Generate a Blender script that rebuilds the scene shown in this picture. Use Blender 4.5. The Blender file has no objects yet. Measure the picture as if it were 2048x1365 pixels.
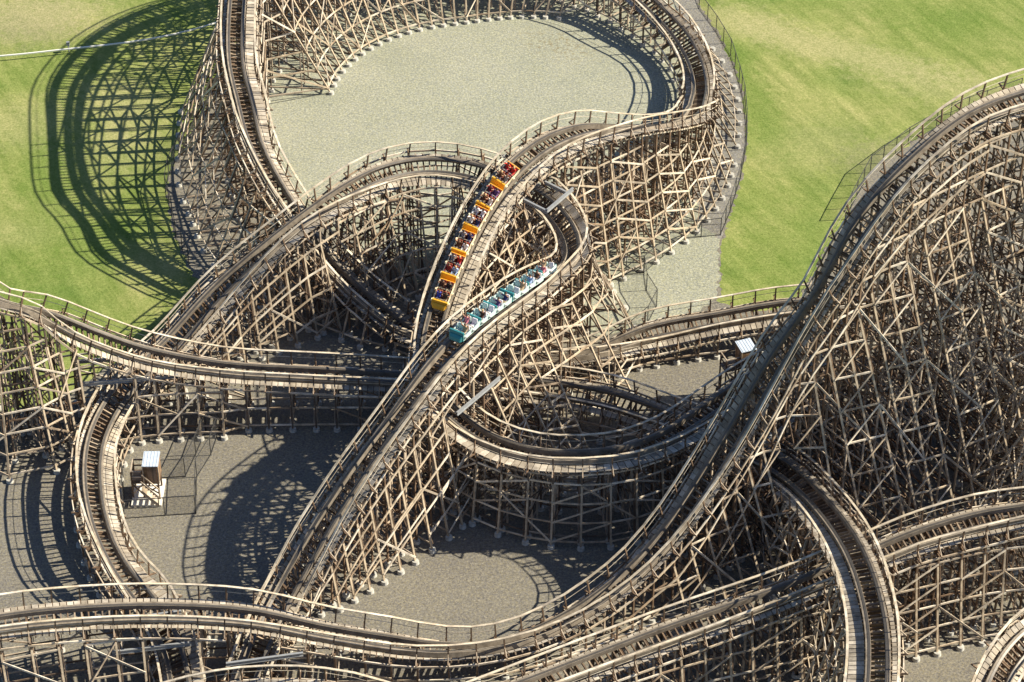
import bpy, bmesh, math, random
import numpy as np
from mathutils import Vector as V, Matrix
R = math.radians
random.seed(7)
Z = V((0, 0, 1))
scn = bpy.context.scene
COL = scn.collection

# ------------------------------------------------------------------ camera
CAM_H, PITCH, FPX = 114.0, R(38.5), 4950.0
CAM = V((0, 0, CAM_H))
FW = V((0, math.cos(PITCH), -math.sin(PITCH)))
UPV = V((0, math.sin(PITCH), math.cos(PITCH)))
cd = bpy.data.cameras.new('camera')
cam = bpy.data.objects.new('camera', cd)
COL.objects.link(cam)
cam.location = CAM
cam.rotation_euler = (math.pi / 2 - PITCH, 0, 0)
cd.sensor_width = 36.0
cd.lens = 36.0 * FPX / 2048.0
cd.clip_start, cd.clip_end = 1.0, 4000.0
scn.camera = cam

# ------------------------------------------------------------------ sky, sun, exposure
SUN_EL, SUN_DEV = R(39), R(-5)          # the sun stands to the right of the view
w = bpy.data.worlds.new('World'); scn.world = w; w.use_nodes = True
nt = w.node_tree
sky = nt.nodes.new('ShaderNodeTexSky'); sky.sky_type = 'NISHITA'; sky.sun_disc = False
sky.sun_elevation = SUN_EL; sky.sun_rotation = R(90) + SUN_DEV; sky.ozone_density = 6.0
nt.links.new(sky.outputs[0], nt.nodes['Background'].inputs[0])
nt.nodes['Background'].inputs[1].default_value = 0.064
sd = bpy.data.lights.new('sun', 'SUN'); sd.energy = 5.0; sd.angle = R(0.5); sd.color = (1.0, 0.91, 0.73)
so = bpy.data.objects.new('sun', sd); COL.objects.link(so)
tosun = V((math.cos(SUN_EL) * math.cos(SUN_DEV), -math.cos(SUN_EL) * math.sin(SUN_DEV), math.sin(SUN_EL)))
so.rotation_euler = (-tosun).to_track_quat('-Z', 'Y').to_euler()
so.location = (60, 160, 80)
scn.view_settings.view_transform = 'Standard'
scn.view_settings.look = 'None'
scn.view_settings.exposure = 0.97
scn.view_settings.gamma = 1.0


def P(px, py, h=0.0):
    """world point at height h seen at pixel (px, py) of the 2048 x 1365 photograph"""
    d = FW * FPX + V((1, 0, 0)) * (px - 1024) + UPV * (682.5 - py)
    return CAM + d * ((h - CAM_H) / d.z)


# ------------------------------------------------------------------ helpers
class MB:
    def __init__(self): self.v = []; self.f = []

    def hexa(self, c):
        n = len(self.v); self.v += [tuple(p) for p in c]
        self.f += [(n, n+3, n+2, n+1), (n+4, n+5, n+6, n+7), (n, n+1, n+5, n+4), (n+1, n+2, n+6, n+5), (n+2, n+3, n+7, n+6), (n+3, n, n+4, n+7)]

    def beam(self, p, q, wd, dp, up=Z):
        """timber from p to q, wd wide across 'up', dp deep along it"""
        t = q - p
        if t.length < 1e-4: return
        t.normalize()
        a = t.cross(up)
        if a.length < 0.05: a = t.cross(V((1, 0, 0)))
        a.normalize(); b = a.cross(t)
        a = a * (wd / 2); b = b * (dp / 2)
        self.hexa([p-a-b, p+a-b, p+a+b, p-a+b, q-a-b, q+a-b, q+a+b, q-a+b])

    def box(self, x0, x1, y0, y1, z0, z1):
        self.hexa([V(c) for c in ((x0, y0, z0), (x1, y0, z0), (x1, y1, z0), (x0, y1, z0), (x0, y0, z1), (x1, y0, z1), (x1, y1, z1), (x0, y1, z1))])

    def cyl(self, c, r, h, n=12, r2=None, axis='Z'):
        r2 = r if r2 is None else r2; k = len(self.v)
        for (rr, t) in ((r, 0), (r2, h)):
            for i in range(n):
                a = 2 * math.pi * i / n; x, y = rr * math.cos(a), rr * math.sin(a)
                self.v.append((c[0]+x, c[1]+y, c[2]+t) if axis == 'Z' else (c[0]+t, c[1]+x, c[2]+y))
        for i in range(n):
            j = (i + 1) % n; self.f.append((k+i, k+j, k+n+j, k+n+i))
        self.f.append(tuple(range(k+n-1, k-1, -1))); self.f.append(tuple(range(k+n, k+2*n)))

    def sweep(self, secs):
        """quad strip tube through a list of 4-corner sections"""
        k = len(self.v); n = len(secs[0])
        for s in secs: self.v += [tuple(p) for p in s]
        for i in range(len(secs) - 1):
            for j in range(n):
                a = k + i*n + j; b = k + i*n + (j+1) % n
                self.f.append((a, b, b+n, a+n))
        self.f.append(tuple(range(k+n-1, k-1, -1))); e = k + (len(secs)-1)*n
        self.f.append(tuple(range(e, e+n)))

    def build(self, name, mat, parent=None, smooth=False):
        me = bpy.data.meshes.new(name); me.from_pydata(self.v, [], self.f)
        if mat is not None: me.materials.append(mat)
        if smooth: me.polygons.foreach_set('use_smooth', [True] * len(me.polygons))
        me.update()
        o = bpy.data.objects.new(name, me); COL.objects.link(o)
        if parent is not None: o.parent = parent
        return o


def tag(o, label=None, cat=None, group=None, kind=None):
    if label: o['label'] = label
    if cat: o['category'] = cat
    if group: o['group'] = group
    if kind: o['kind'] = kind
    return o


def thing(name, label, cat, group=None, loc=(0, 0, 0)):
    o = bpy.data.objects.new(name, None); COL.objects.link(o); o.location = loc; o.empty_display_size = 0.3
    return tag(o, label, cat, group)


# ------------------------------------------------------------------ materials
def mat_base(name, rough=0.9, spec=0.2):
    m = bpy.data.materials.new(name); m.use_nodes = True
    b = m.node_tree.nodes['Principled BSDF']
    b.inputs['Roughness'].default_value = rough
    b.inputs['Specular IOR Level'].default_value = spec
    return m, m.node_tree, b


def N(t, kind, **kw):
    n = t.nodes.new(kind)
    for k, v in kw.items(): setattr(n, k, v)
    return n


def ramp(t, src, stops):
    r = N(t, 'ShaderNodeValToRGB'); e = r.color_ramp.elements
    while len(e) < len(stops): e.new(0.5)
    for el, (p, c) in zip(e, stops): el.position = p; el.color = (*c, 1)
    t.links.new(src, r.inputs[0]); return r.outputs[0]


def noise(t, vec, scale, detail=4, rough=0.6):
    n = N(t, 'ShaderNodeTexNoise'); n.inputs['Scale'].default_value = scale
    n.inputs['Detail'].default_value = detail; n.inputs['Roughness'].default_value = rough
    if vec is not None: t.links.new(vec, n.inputs['Vector'])
    return n.outputs['Fac']


def mix(t, fac, a, b, mode='MIX'):
    m = N(t, 'ShaderNodeMix', data_type='RGBA', blend_type=mode)
    for sock, val in ((m.inputs['Factor'], fac), (m.inputs['A'], a), (m.inputs['B'], b)):
        if isinstance(val, (int, float)): sock.default_value = val
        elif isinstance(val, tuple): sock.default_value = (*val, 1)
        else: t.links.new(val, sock)
    return m.outputs['Result']


def math_n(t, op, a, b=None):
    m = N(t, 'ShaderNodeMath', operation=op)
    for s, v in zip(m.inputs, (a, b)):
        if v is None: continue
        if isinstance(v, (int, float)): s.default_value = v
        else: t.links.new(v, s)
    return m.outputs[0]


def wood(name, lo, mid, hi, grain=1.0):
    m, t, b = mat_base(name, 0.85, 0.25)
    g = N(t, 'ShaderNodeNewGeometry'); tc = N(t, 'ShaderNodeTexCoord')
    gr = lambda c, k: tuple(x * .6 * k + sum(c) / 3 * .4 * k * q for x, q in zip(c, (1.02, .97, .9)))
    base = ramp(t, g.outputs['Random Per Island'], [(0.0, lo), (0.22, gr(mid, .8)), (0.45, mid), (0.62, tuple(x * .72 for x in mid)), (0.78, gr(hi, 1.0)), (1.0, hi)])
    n1 = noise(t, tc.outputs['Object'], 1.3, 5, 0.65)
    dirt = ramp(t, n1, [(0.30, (0.50, 0.47, 0.45)), (0.60, (1.10, 1.08, 1.05))])
    n2 = noise(t, tc.outputs['Object'], 14.0, 3, 0.7)
    fine = ramp(t, n2, [(0.3, (0.78, 0.76, 0.74)), (0.7, (1.1, 1.1, 1.1))])
    c = mix(t, 1.0, base, dirt, 'MULTIPLY'); c = mix(t, grain, c, fine, 'MULTIPLY')
    t.links.new(c, b.inputs['Base Color'])
    return m


M = {}
M['timber'] = wood('weathered_timber_shade_tint', (0.10, 0.058, 0.036), (0.23, 0.158, 0.107), (0.52, 0.43, 0.33))  # support wood darkened: shade inside the lattice is put into the colour
M['brace'] = wood('bracing_timber_sun_tint', (0.36, 0.265, 0.18), (0.64, 0.535, 0.40), (0.80, 0.72, 0.59))  # outer legs and bracing paled: sunlight is put into the colour
M['deck'] = wood('pale_deck_board', (0.36, 0.315, 0.25), (0.43, 0.385, 0.315), (0.53, 0.485, 0.41))
M['rail_wood'] = wood('laminated_rail', (0.24, 0.205, 0.165), (0.32, 0.28, 0.23), (0.40, 0.36, 0.31))
M['hand'] = wood('pale_handrail', (0.58, 0.50, 0.37), (0.66, 0.58, 0.45), (0.74, 0.67, 0.54))
M['tie'] = wood('cross_tie', (0.13, 0.085, 0.055), (0.22, 0.155, 0.105), (0.36, 0.28, 0.2))
M['shed_wood'] = wood('brown_boarding', (0.24, 0.15, 0.08), (0.29, 0.185, 0.105), (0.34, 0.22, 0.13))


def plain(name, c, rough=0.6, metal=0.0, var=0.18, scale=6.0):
    m, t, b = mat_base(name, rough, 0.4)
    b.inputs['Metallic'].default_value = metal
    tc = N(t, 'ShaderNodeTexCoord')
    n = noise(t, tc.outputs['Object'], scale, 4)
    col = ramp(t, n, [(0.3, tuple(x * (1 - var) for x in c)), (0.7, tuple(min(1, x * (1 + var)) for x in c))])
    t.links.new(col, b.inputs['Base Color'])
    return m


M['steel_strap'] = plain('running_steel', (0.10, 0.09, 0.08), 0.45, 0.35)
M['galv'] = plain('galvanised_steel', (0.30, 0.31, 0.32), 0.5, 0.25, 0.12, 3.0)
M['concrete'] = plain('pale_concrete', (0.44, 0.43, 0.39), 0.9, 0, 0.35, 2.5)
M['slab'] = plain('slab_concrete', (0.72, 0.70, 0.64), 0.9, 0, 0.06, 2)
M['roof'] = plain('pale_sheet_roof', (0.50, 0.57, 0.66), 0.5, 0.1, 0.10, 3)
M['yellow'] = plain('yellow_paint', (0.80, 0.42, 0.035), 0.35, 0, 0.05)
M['cream'] = plain('cream_paint', (0.78, 0.68, 0.46), 0.4, 0, 0.06)
M['teal'] = plain('teal_paint', (0.045, 0.24, 0.26), 0.35, 0, 0.06)
M['white'] = plain('white_paint', (0.78, 0.78, 0.76), 0.4, 0, 0.04)
M['paleteal'] = plain('pale_teal_paint', (0.50, 0.64, 0.61), 0.4, 0, 0.05)
M['seat_red'] = plain('red_brown_seat', (0.26, 0.045, 0.02), 0.55, 0, 0.1)
M['seat_white'] = plain('white_seat', (0.74, 0.73, 0.76), 0.45, 0, 0.05)
M['chrome'] = plain('bar_steel', (0.5, 0.42, 0.3), 0.3, 0.5, 0.05)
M['black'] = plain('black_rubber', (0.03, 0.03, 0.032), 0.7, 0, 0.1)
M['pipe'] = plain('white_pipe', (0.80, 0.79, 0.74), 0.5, 0, 0.05)
M['fence_steel'] = plain('dark_fence_steel', (0.06, 0.06, 0.06), 0.6, 0.3, 0.1)


def mesh_mat():
    m, t, b = mat_base('chain_link_wire', 0.6, 0.3)
    b.inputs['Base Color'].default_value = (0.09, 0.09, 0.09, 1)
    tr = N(t, 'ShaderNodeBsdfTransparent'); mx = N(t, 'ShaderNodeMixShader'); mx.inputs[0].default_value = 0.09
    t.links.new(tr.outputs[0], mx.inputs[1]); t.links.new(b.outputs[0], mx.inputs[2])
    t.links.new(mx.outputs[0], t.nodes['Material Output'].inputs[0])
    return m


M['wire'] = mesh_mat()


def gravel(name, lo, mid, hi, patch, debris=False):
    m, t, b = mat_base(name, 0.95, 0.15)
    g = N(t, 'ShaderNodeNewGeometry'); pos = g.outputs['Position']
    n0 = noise(t, pos, 5.5, 2, 0.8)
    c0 = ramp(t, n0, [(0.28, lo), (0.5, mid), (0.72, hi)])
    vo = N(t, 'ShaderNodeTexVoronoi'); vo.inputs['Scale'].default_value = 13.0; t.links.new(pos, vo.inputs['Vector'])
    hs = N(t, 'ShaderNodeSeparateColor'); t.links.new(vo.outputs['Color'], hs.inputs[0])
    tint = ramp(t, hs.outputs[0], [(0.0, (0.62, 0.63, 0.70)), (0.45, (1.0, 1.0, 1.0)), (0.8, (1.12, 1.06, 0.78)), (1.0, (1.4, 1.36, 1.26))])
    c1 = mix(t, 0.7, c0, tint, 'MULTIPLY')
    n2 = noise(t, pos, 0.16, 5, 0.62)
    pt = ramp(t, n2, [(0.35, patch), (0.6, (1.0, 1.0, 1.0))])
    c2 = mix(t, 0.8, c1, pt, 'MULTIPLY')
    if debris:                                                      # a scatter of dead leaves
        q = P(1120, 92); p2 = N(t, 'ShaderNodeMapping', vector_type='TEXTURE')
        p2.inputs['Location'].default_value = (q.x, q.y, 0); p2.inputs['Rotation'].default_value = (0, 0, R(-30)); p2.inputs['Scale'].default_value = (4.2, 2.6, 1)
        t.links.new(pos, p2.inputs['Vector'])
        ln = N(t, 'ShaderNodeVectorMath', operation='LENGTH'); t.links.new(p2.outputs[0], ln.inputs[0])
        fall = N(t, 'ShaderNodeMapRange'); fall.inputs['From Min'].default_value = 1.2; fall.inputs['From Max'].default_value = 0.2; t.links.new(ln.outputs['Value'], fall.inputs['Value'])
        sp = ramp(t, noise(t, pos, 2.2, 5, 0.75), [(0.52, (0, 0, 0)), (0.60, (1, 1, 1))])
        c2 = mix(t, math_n(t, 'MULTIPLY', fall.outputs[0], math_n(t, 'MULTIPLY', sp, .8)), c2, (0.16, 0.125, 0.06))
    t.links.new(c2, b.inputs['Base Color'])
    bp = N(t, 'ShaderNodeBump'); bp.inputs['Strength'].default_value = 0.5; bp.inputs['Distance'].default_value = 0.04
    t.links.new(n0, bp.inputs['Height']); t.links.new(bp.outputs[0], b.inputs['Normal'])
    return m


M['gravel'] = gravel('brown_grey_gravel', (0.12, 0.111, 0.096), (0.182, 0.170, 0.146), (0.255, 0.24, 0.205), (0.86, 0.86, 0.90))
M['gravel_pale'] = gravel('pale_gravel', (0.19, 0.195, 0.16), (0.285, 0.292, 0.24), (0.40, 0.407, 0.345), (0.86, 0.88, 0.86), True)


M['gravel_mid'] = gravel('grey_gravel', (0.155, 0.15, 0.138), (0.238, 0.23, 0.212), (0.33, 0.32, 0.295), (0.88, 0.88, 0.90))


def grass_mat():
    m, t, b = mat_base('mown_grass', 0.95, 0.1)
    g = N(t, 'ShaderNodeNewGeometry'); pos = g.outputs['Position']
    base = ramp(t, noise(t, pos, 0.11, 6, 0.62), [(0.30, (0.128, 0.182, 0.045)), (0.48, (0.195, 0.232, 0.067)), (0.66, (0.262, 0.270, 0.100))])
    mp = N(t, 'ShaderNodeMapping', vector_type='TEXTURE'); mp.inputs['Rotation'].default_value = (0, 0, R(-62)); mp.inputs['Scale'].default_value = (7.0, 1.0, 1)
    t.links.new(pos, mp.inputs['Vector'])
    st = ramp(t, noise(t, mp.outputs[0], 0.9, 6, 0.72), [(0.34, (0.62, 0.74, 0.56)), (0.66, (1.36, 1.26, 1.46))])
    c = mix(t, 0.8, base, st, 'MULTIPLY')

    def patch(c, px, py, rx, ry, col, amt, rot=0.0):
        """a worn or lush patch of turf, an ellipse on the ground with a ragged edge"""
        q = P(px, py); p2 = N(t, 'ShaderNodeMapping', vector_type='TEXTURE')
        p2.inputs['Location'].default_value = (q.x, q.y, 0); p2.inputs['Rotation'].default_value = (0, 0, R(rot)); p2.inputs['Scale'].default_value = (rx, ry, 1)
        t.links.new(pos, p2.inputs['Vector'])
        ln = N(t, 'ShaderNodeVectorMath', operation='LENGTH'); t.links.new(p2.outputs[0], ln.inputs[0])
        rag = math_n(t, 'MULTIPLY', math_n(t, 'SUBTRACT', noise(t, pos, 1.1, 9, 0.82), 0.5), 3.6)
        d = math_n(t, 'ADD', ln.outputs['Value'], rag)
        mr = N(t, 'ShaderNodeMapRange', interpolation_type='SMOOTHSTEP')
        mr.inputs['From Min'].default_value = 1.35; mr.inputs['From Max'].default_value = 0.25; mr.inputs['To Max'].default_value = amt * .8
        t.links.new(d, mr.inputs['Value'])
        return mix(t, mr.outputs[0], c, col)
    pale, lush, bare, olive = (0.34, 0.32, 0.16), (0.115, 0.18, 0.034), (0.32, 0.275, 0.18), (0.10, 0.14, 0.05)
    for a in ((1650, 95, 16, 2.6, pale, .8, -26), (1480, 40, 5, 3, pale, .6, -20), (1900, 180, 9, 3, pale, .5, -20), (1630, 290, 6, 4, pale, .4, 30),
              (1790, 320, 4, 3, bare, .5, 0), (1500, 190, 2.2, 12, lush, .75, 10), (1560, 500, 5, 8, lush, .5, 0), (1960, 60, 9, 4, lush, .5, 0), (1780, 20, 8, 3, lush, .5, -20),
              (1720, 330, 3, 3, olive, .5, 0), (60, 40, 6, 5, bare, .75, 0), (120, 20, 7, 3, pale, .6, 0), (30, 130, 8, 4, lush, .3, 0),
              (95, 400, 4, 12, lush, .7, 0), (30, 250, 5, 4, pale, .5, 0), (250, 220, 4, 6, pale, .6, 20), (230, 310, 5, 4, pale, .45, 0),
              (30, 470, 4, 2, pale, .3, 0), (200, 480, 4, 5, lush, .5, 0), (40, 620, 6, 4, lush, .45, 0), (320, 520, 4, 3, pale, .35, 0)):
        c = patch(c, *a)
    fine = ramp(t, noise(t, pos, 5.0, 4, 0.8), [(0.32, (0.58, 0.64, 0.50)), (0.68, (1.34, 1.28, 1.4))])
    c = mix(t, 0.85, c, fine, 'MULTIPLY')
    med = ramp(t, noise(t, pos, 1.8, 6, 0.8), [(0.34, (0.74, 0.81, 0.68)), (0.66, (1.2, 1.15, 1.22))])
    c = mix(t, 0.8, c, med, 'MULTIPLY')
    t.links.new(c, b.inputs['Base Color'])
    bp = N(t, 'ShaderNodeBump'); bp.inputs['Strength'].default_value = 0.6; bp.inputs['Distance'].default_value = 0.064
    t.links.new(noise(t, pos, 5.0, 4, 0.75), bp.inputs['Height']); t.links.new(bp.outputs[0], b.inputs['Normal'])
    return m


M['grass'] = grass_mat()

# ------------------------------------------------------------------ ground
mb = MB(); mb.v = [(-1500, -600, 0), (1500, -600, 0), (1500, 2400, 0), (-1500, 2400, 0)]; mb.f = [(0, 1, 2, 3)]
tag(mb.build('ground_lawn', M['grass']), 'mown green and straw coloured lawn around the wooden coaster', 'lawn', kind='structure')


def sheet(name, pts, z, mat, label, cat, jitter=0.0):
    q = [P(x, y, 0) for x, y in pts]
    if jitter:                                                      # a ragged natural edge
        r = []
        for i, a in enumerate(q):
            b = q[(i+1) % len(q)]; n = max(1, int((b-a).length / 0.35)) if (b-a).length < 60 else 1
            for k in range(n):
                p = a.lerp(b, k / n)
                if n > 1: p = p + V((random.uniform(-jitter, jitter), random.uniform(-jitter, jitter), 0))
                r.append(p)
        q = r
    bm = bmesh.new(); vs = [bm.verts.new((p.x, p.y, z)) for p in q]; f = bm.faces.new(vs)
    if f.normal.z < 0: f.normal_flip()
    bmesh.ops.triangulate(bm, faces=[f])
    me = bpy.data.meshes.new(name); bm.to_mesh(me); bm.free(); me.materials.append(mat)
    for p in me.polygons:
        pass
    o = bpy.data.objects.new(name, me); COL.objects.link(o)
    return tag(o, label, cat, kind='structure')


gravel_pts = [(1392, -60), (1400, 12), (1436, 66), (1468, 130), (1487, 190), (1494, 250), (1493, 300), (1480, 368), (1460, 432), (1447, 478), (1441, 520), (1444, 555),
              (1441, 585), (1432, 603), (1468, 618), (1530, 625), (1590, 606), (1625, 556), (1662, 482), (1712, 398), (1742, 346), (1818, 288), (1900, 240), (2070, 180), (2600, 100),
              (2900, 2000), (-800, 2000), (-700, 860), (-60, 828), (40, 822), (112, 806), (190, 752), (262, 706), (330, 655), (372, 604), (398, 566), (372, 522), (349, 470), (331, 382),
              (346, 330), (402, 232), (444, 150), (470, 90), (480, -60)]
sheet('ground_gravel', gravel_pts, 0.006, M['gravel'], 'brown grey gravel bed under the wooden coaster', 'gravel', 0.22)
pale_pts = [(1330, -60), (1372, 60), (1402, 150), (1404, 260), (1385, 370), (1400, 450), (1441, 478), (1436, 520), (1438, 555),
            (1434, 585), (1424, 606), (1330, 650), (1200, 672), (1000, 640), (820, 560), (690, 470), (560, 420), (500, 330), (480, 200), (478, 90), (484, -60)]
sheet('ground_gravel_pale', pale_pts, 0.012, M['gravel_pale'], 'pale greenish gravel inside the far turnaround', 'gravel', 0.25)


strip_pts = [(1330, -60), (1388, -60), (1396, 14), (1431, 66), (1462, 130), (1482, 190), (1489, 250), (1488, 300), (1475, 368), (1455, 432), (1442, 478),
             (1330, 530), (1240, 560), (1200, 480), (1260, 330), (1330, 240), (1360, 150), (1340, 60)]
sheet('ground_gravel_strip', strip_pts, 0.009, M['gravel_mid'], 'grey gravel strip between the far turnaround and its fence', 'gravel', 0.15)

# ------------------------------------------------------------------ coaster runs
def spline(pts, step):
    """centripetal curve through world points, evenly resampled"""
    out = []
    n = len(pts)
    for i in range(n - 1):
        p0 = pts[i-1] if i else pts[0] * 2 - pts[1]
        p1, p2 = pts[i], pts[i+1]
        p3 = pts[i+2] if i + 2 < n else pts[-1] * 2 - pts[-2]
        t0 = 0; t1 = t0 + (p1-p0).length ** .5; t2 = t1 + (p2-p1).length ** .5; t3 = t2 + (p3-p2).length ** .5
        for k in range(24):
            t = t1 + (t2 - t1) * k / 24
            a1 = p0*((t1-t)/(t1-t0)) + p1*((t-t0)/(t1-t0)); a2 = p1*((t2-t)/(t2-t1)) + p2*((t-t1)/(t2-t1)); a3 = p2*((t3-t)/(t3-t2)) + p3*((t-t2)/(t3-t2))
            b1 = a1*((t2-t)/(t2-t0)) + a2*((t-t0)/(t2-t0)); b2 = a2*((t3-t)/(t3-t1)) + a3*((t-t1)/(t3-t1))
            out.append(b1*((t2-t)/(t2-t1)) + b2*((t-t1)/(t2-t1)))
    out.append(pts[-1])
    A = np.array([tuple(p) for p in out])
    s = np.concatenate([[0], np.cumsum(np.linalg.norm(np.diff(A, axis=0), axis=1))])
    m = int(s[-1] / step); ss = np.arange(m + 1) * step
    B = np.stack([np.interp(ss, s, A[:, k]) for k in range(3)], 1)
    ker = np.ones(9) / 9
    C = B.copy()
    for k in range(3):
        pad = np.concatenate([2*B[0, k] - B[4:0:-1, k], B[:, k], 2*B[-1, k] - B[-2:-6:-1, k]])
        C[:, k] = np.convolve(pad, ker, 'valid')
    return C


STEP = 0.21


class Run:
    def __init__(self, pts, deck=(1.02, 1.30), bent=1.6, level=1.55, kl=0.25, kr=0.25, gain=8.0, maxbank=34, bmin=4.6, world=None, group=False, lean=False, slopey=0, bm=lambda f: 1.0):
        self.group, self.lean, self.slopey = group, lean, slopey
        q = [P(*a) for a in pts] if world is None else world
        self.p = spline(q, STEP); n = len(self.p)
        d = np.gradient(self.p, axis=0); d /= np.linalg.norm(d, axis=1)[:, None]
        self.t = d
        hd = np.arctan2(d[:, 1], d[:, 0]); hd = np.unwrap(hd)
        pl = np.hypot(*np.gradient(self.p[:, :2], axis=0).T)
        k = np.gradient(hd) / np.maximum(pl, 1e-4)
        win = 25; pad = np.pad(k, win // 2, mode='edge'); k = np.convolve(pad, np.ones(win) / win, 'valid')
        b = np.clip(k * gain, -R(maxbank), R(maxbank)) * np.array([bm(f) for f in np.linspace(0, 1, n)])
        pad = np.pad(b, win // 2, mode='edge'); self.b = np.convolve(pad, np.ones(win) / win, 'valid')
        u = np.stack([np.sin(hd), -np.cos(hd), np.zeros(n)], 1); self.u = u
        self.lat = u * np.cos(self.b)[:, None] + np.array([0, 0, 1.0]) * np.sin(self.b)[:, None]
        self.n = np.cross(self.lat, self.t); self.n /= np.linalg.norm(self.n, axis=1)[:, None]
        self.bent, self.level, self.bmin = bent, level, bmin
        # deck widths and batter spreads may change along the run: constants, or functions of the fraction along it
        self.deck = deck if callable(deck) else (lambda f: deck)
        self.k = kl if callable(kl) else (lambda f, p: (kl(f) if callable(kl) else kl, kr(f) if callable(kr) else kr))

    def at(self, i, s=0.0, h=0.0):
        return V(self.p[i] + self.lat[i] * s + self.n[i] * h)


RUNS = {}
# the ring fitted to its row of inner footings
ring_px = [(664, 234), (664, 203), (669, 172), (686, 141), (708, 112), (739, 89), (776, 65), (815, 52), (853, 38), (896, 28), (939, 23), (986, 23), (1032, 29), (1077, 36), (1120, 50), (1160, 64)]
rw = np.array([P(*a)[:2] for a in ring_px])
AA = np.c_[2 * rw, np.ones(len(rw))]; sol = np.linalg.lstsq(AA, (rw ** 2).sum(1), rcond=None)[0]
RC = sol[:2]; RR = math.sqrt(sol[2] + (RC ** 2).sum())
print('ring centre', RC, 'radius', RR)
ring_world = []
RTR = RR + 6.6
far1 = [P(*a) for a in ((800, 648, 1.8), (720, 585, 3.0), (640, 500, 5.0), (590, 425, 6.9), (550, 362, 8.1), (512, 285, 9.5), (490, 200, 10.5), (472, 118, 11.6))]
a0 = math.pi - 0.02
start = P(1290, 0, 3.3)
a1 = math.atan2(start.y - RC[1], start.x - RC[0]); r1 = math.hypot(start.x - RC[0], start.y - RC[1])
nseg = 11
for k in range(nseg):
    f = k / (nseg - 0.3)
    a = a0 + (a1 - a0) * f; r = RTR + (r1 - RTR) * f
    hh = 13.3 + 1.2 * math.sin(math.pi * f) if f < 0.5 else 14.5 - (14.5 - 3.4) * (0.5 - 0.5 * math.cos(math.pi * (f - .5) / .5))
    ring_world.append(V((RC[0] + r * math.cos(a), RC[1] + r * math.sin(a), hh)))
far2 = [P(*a) for a in ((1300, 6, 3.3), (1355, 62, 2.7), (1388, 118, 2.6), (1400, 170, 3.4), (1393, 212, 5.0))]
RUNS['far'] = Run(None, deck=lambda f: (1.02, 1.45) if f < .45 else (1.10, 1.25), bent=1.7, level=1.8, kl=lambda f, p: (.42 if f < .35 else .30 if f < .7 else 2.0 / (.8 * p.z), 0 if p.y < RC[1] - .4 else .48 if f < .75 else 0), bmin=2.2, lean=True, world=far1 + ring_world + far2)
RUNS['yellow'] = Run([(1393, 212, 5.0), (1368, 238, 7.0), (1315, 249, 9.4), (1240, 252, 11.4), (1165, 258, 12.6), (1090, 287, 13.0), (1020, 345, 12.4), (960, 430, 11.2), (915, 520, 10.0), (882, 605, 8.8), (862, 690, 7.8),
                      (866, 765, 7.0), (915, 832, 6.4), (990, 882, 6.3), (1075, 906, 6.4), (1160, 910, 6.6), (1250, 900, 6.7), (1340, 866, 6.7), (1420, 815, 6.6), (1490, 768, 6.5), (1560, 728, 6.5), (1640, 690, 6.5)],
                     deck=lambda f: (1.7, 1.02) if f < .56 else (1.05, 1.6), kl=lambda f, p: (2.0 / (.8 * p.z) if f < .3 else .36, .3 if f < .5 else .12), bm=lambda f: 1.0 if f < .5 else .25)
YTEAL = P(905, 700, 12).y
RUNS['arch'] = Run([(800, 0, 0)] * 2 and [(365, 1400, 2.0), (345, 1300, 2.0), (300, 1212, 2.0), (245, 1140, 2.4), (205, 1060, 2.8), (186, 960, 3.0), (196, 870, 3.0), (250, 775, 3.0), (340, 690, 3.4), (430, 590, 5.4), (520, 505, 7.6), (600, 440, 9.0), (700, 376, 9.6), (775, 343, 9.6),
                    (850, 330, 9.4), (935, 338, 9.2), (1025, 368, 9.0), (1095, 412, 8.9), (1138, 470, 9.0), (1138, 518, 9.8), (1090, 553, 10.8), (1000, 613, 11.8), (930, 668, 12.2), (870, 732, 11.8), (800, 825, 10.4), (700, 965, 7.6), (640, 1060, 5.4), (600, 1130, 3.8), (560, 1205, 2.2), (520, 1290, 1.8), (480, 1390, 1.8)],
                   deck=lambda f: (1.02, 1.45) if f < .57 else (1.35, 1.05), kl=lambda f, p: (.22 if f < .5 else .5 if p.y > YTEAL else .17, .17 if f < .4 else .28), slopey=9)
RUNS['hill'] = Run([(2362, 520, 26), (2360, 440, 26.5), (2358, 350, 27), (2350, 265, 27), (2320, 195, 27), (2240, 164, 27.2), (2140, 174, 27.2), (2048, 197, 27), (1938, 241, 27), (1812, 345, 25.2), (1723, 450, 22.6), (1640, 588, 18.7), (1549, 725, 14.4), (1470, 863, 10.3), (1400, 975, 7.4), (1340, 1060, 5.4), (1270, 1138, 3.8), (1180, 1208, 2.7), (1132, 1236, 2.3), (1050, 1272, 2.0), (960, 1292, 1.9), (870, 1294, 2.1), (780, 1283, 2.6),  # opening points: added unseen turn past the right edge, routed to cast shade
                    (650, 1262, 3.6), (500, 1232, 4.8), (310, 1222, 5.6), (150, 1228, 6.1), (0, 1244, 6.5), (-120, 1268, 6.6)], deck=(1.05, 1.25), bent=1.75, level=2.1, kl=.42, kr=.34, maxbank=22, group=True, slopey=3)
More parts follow.
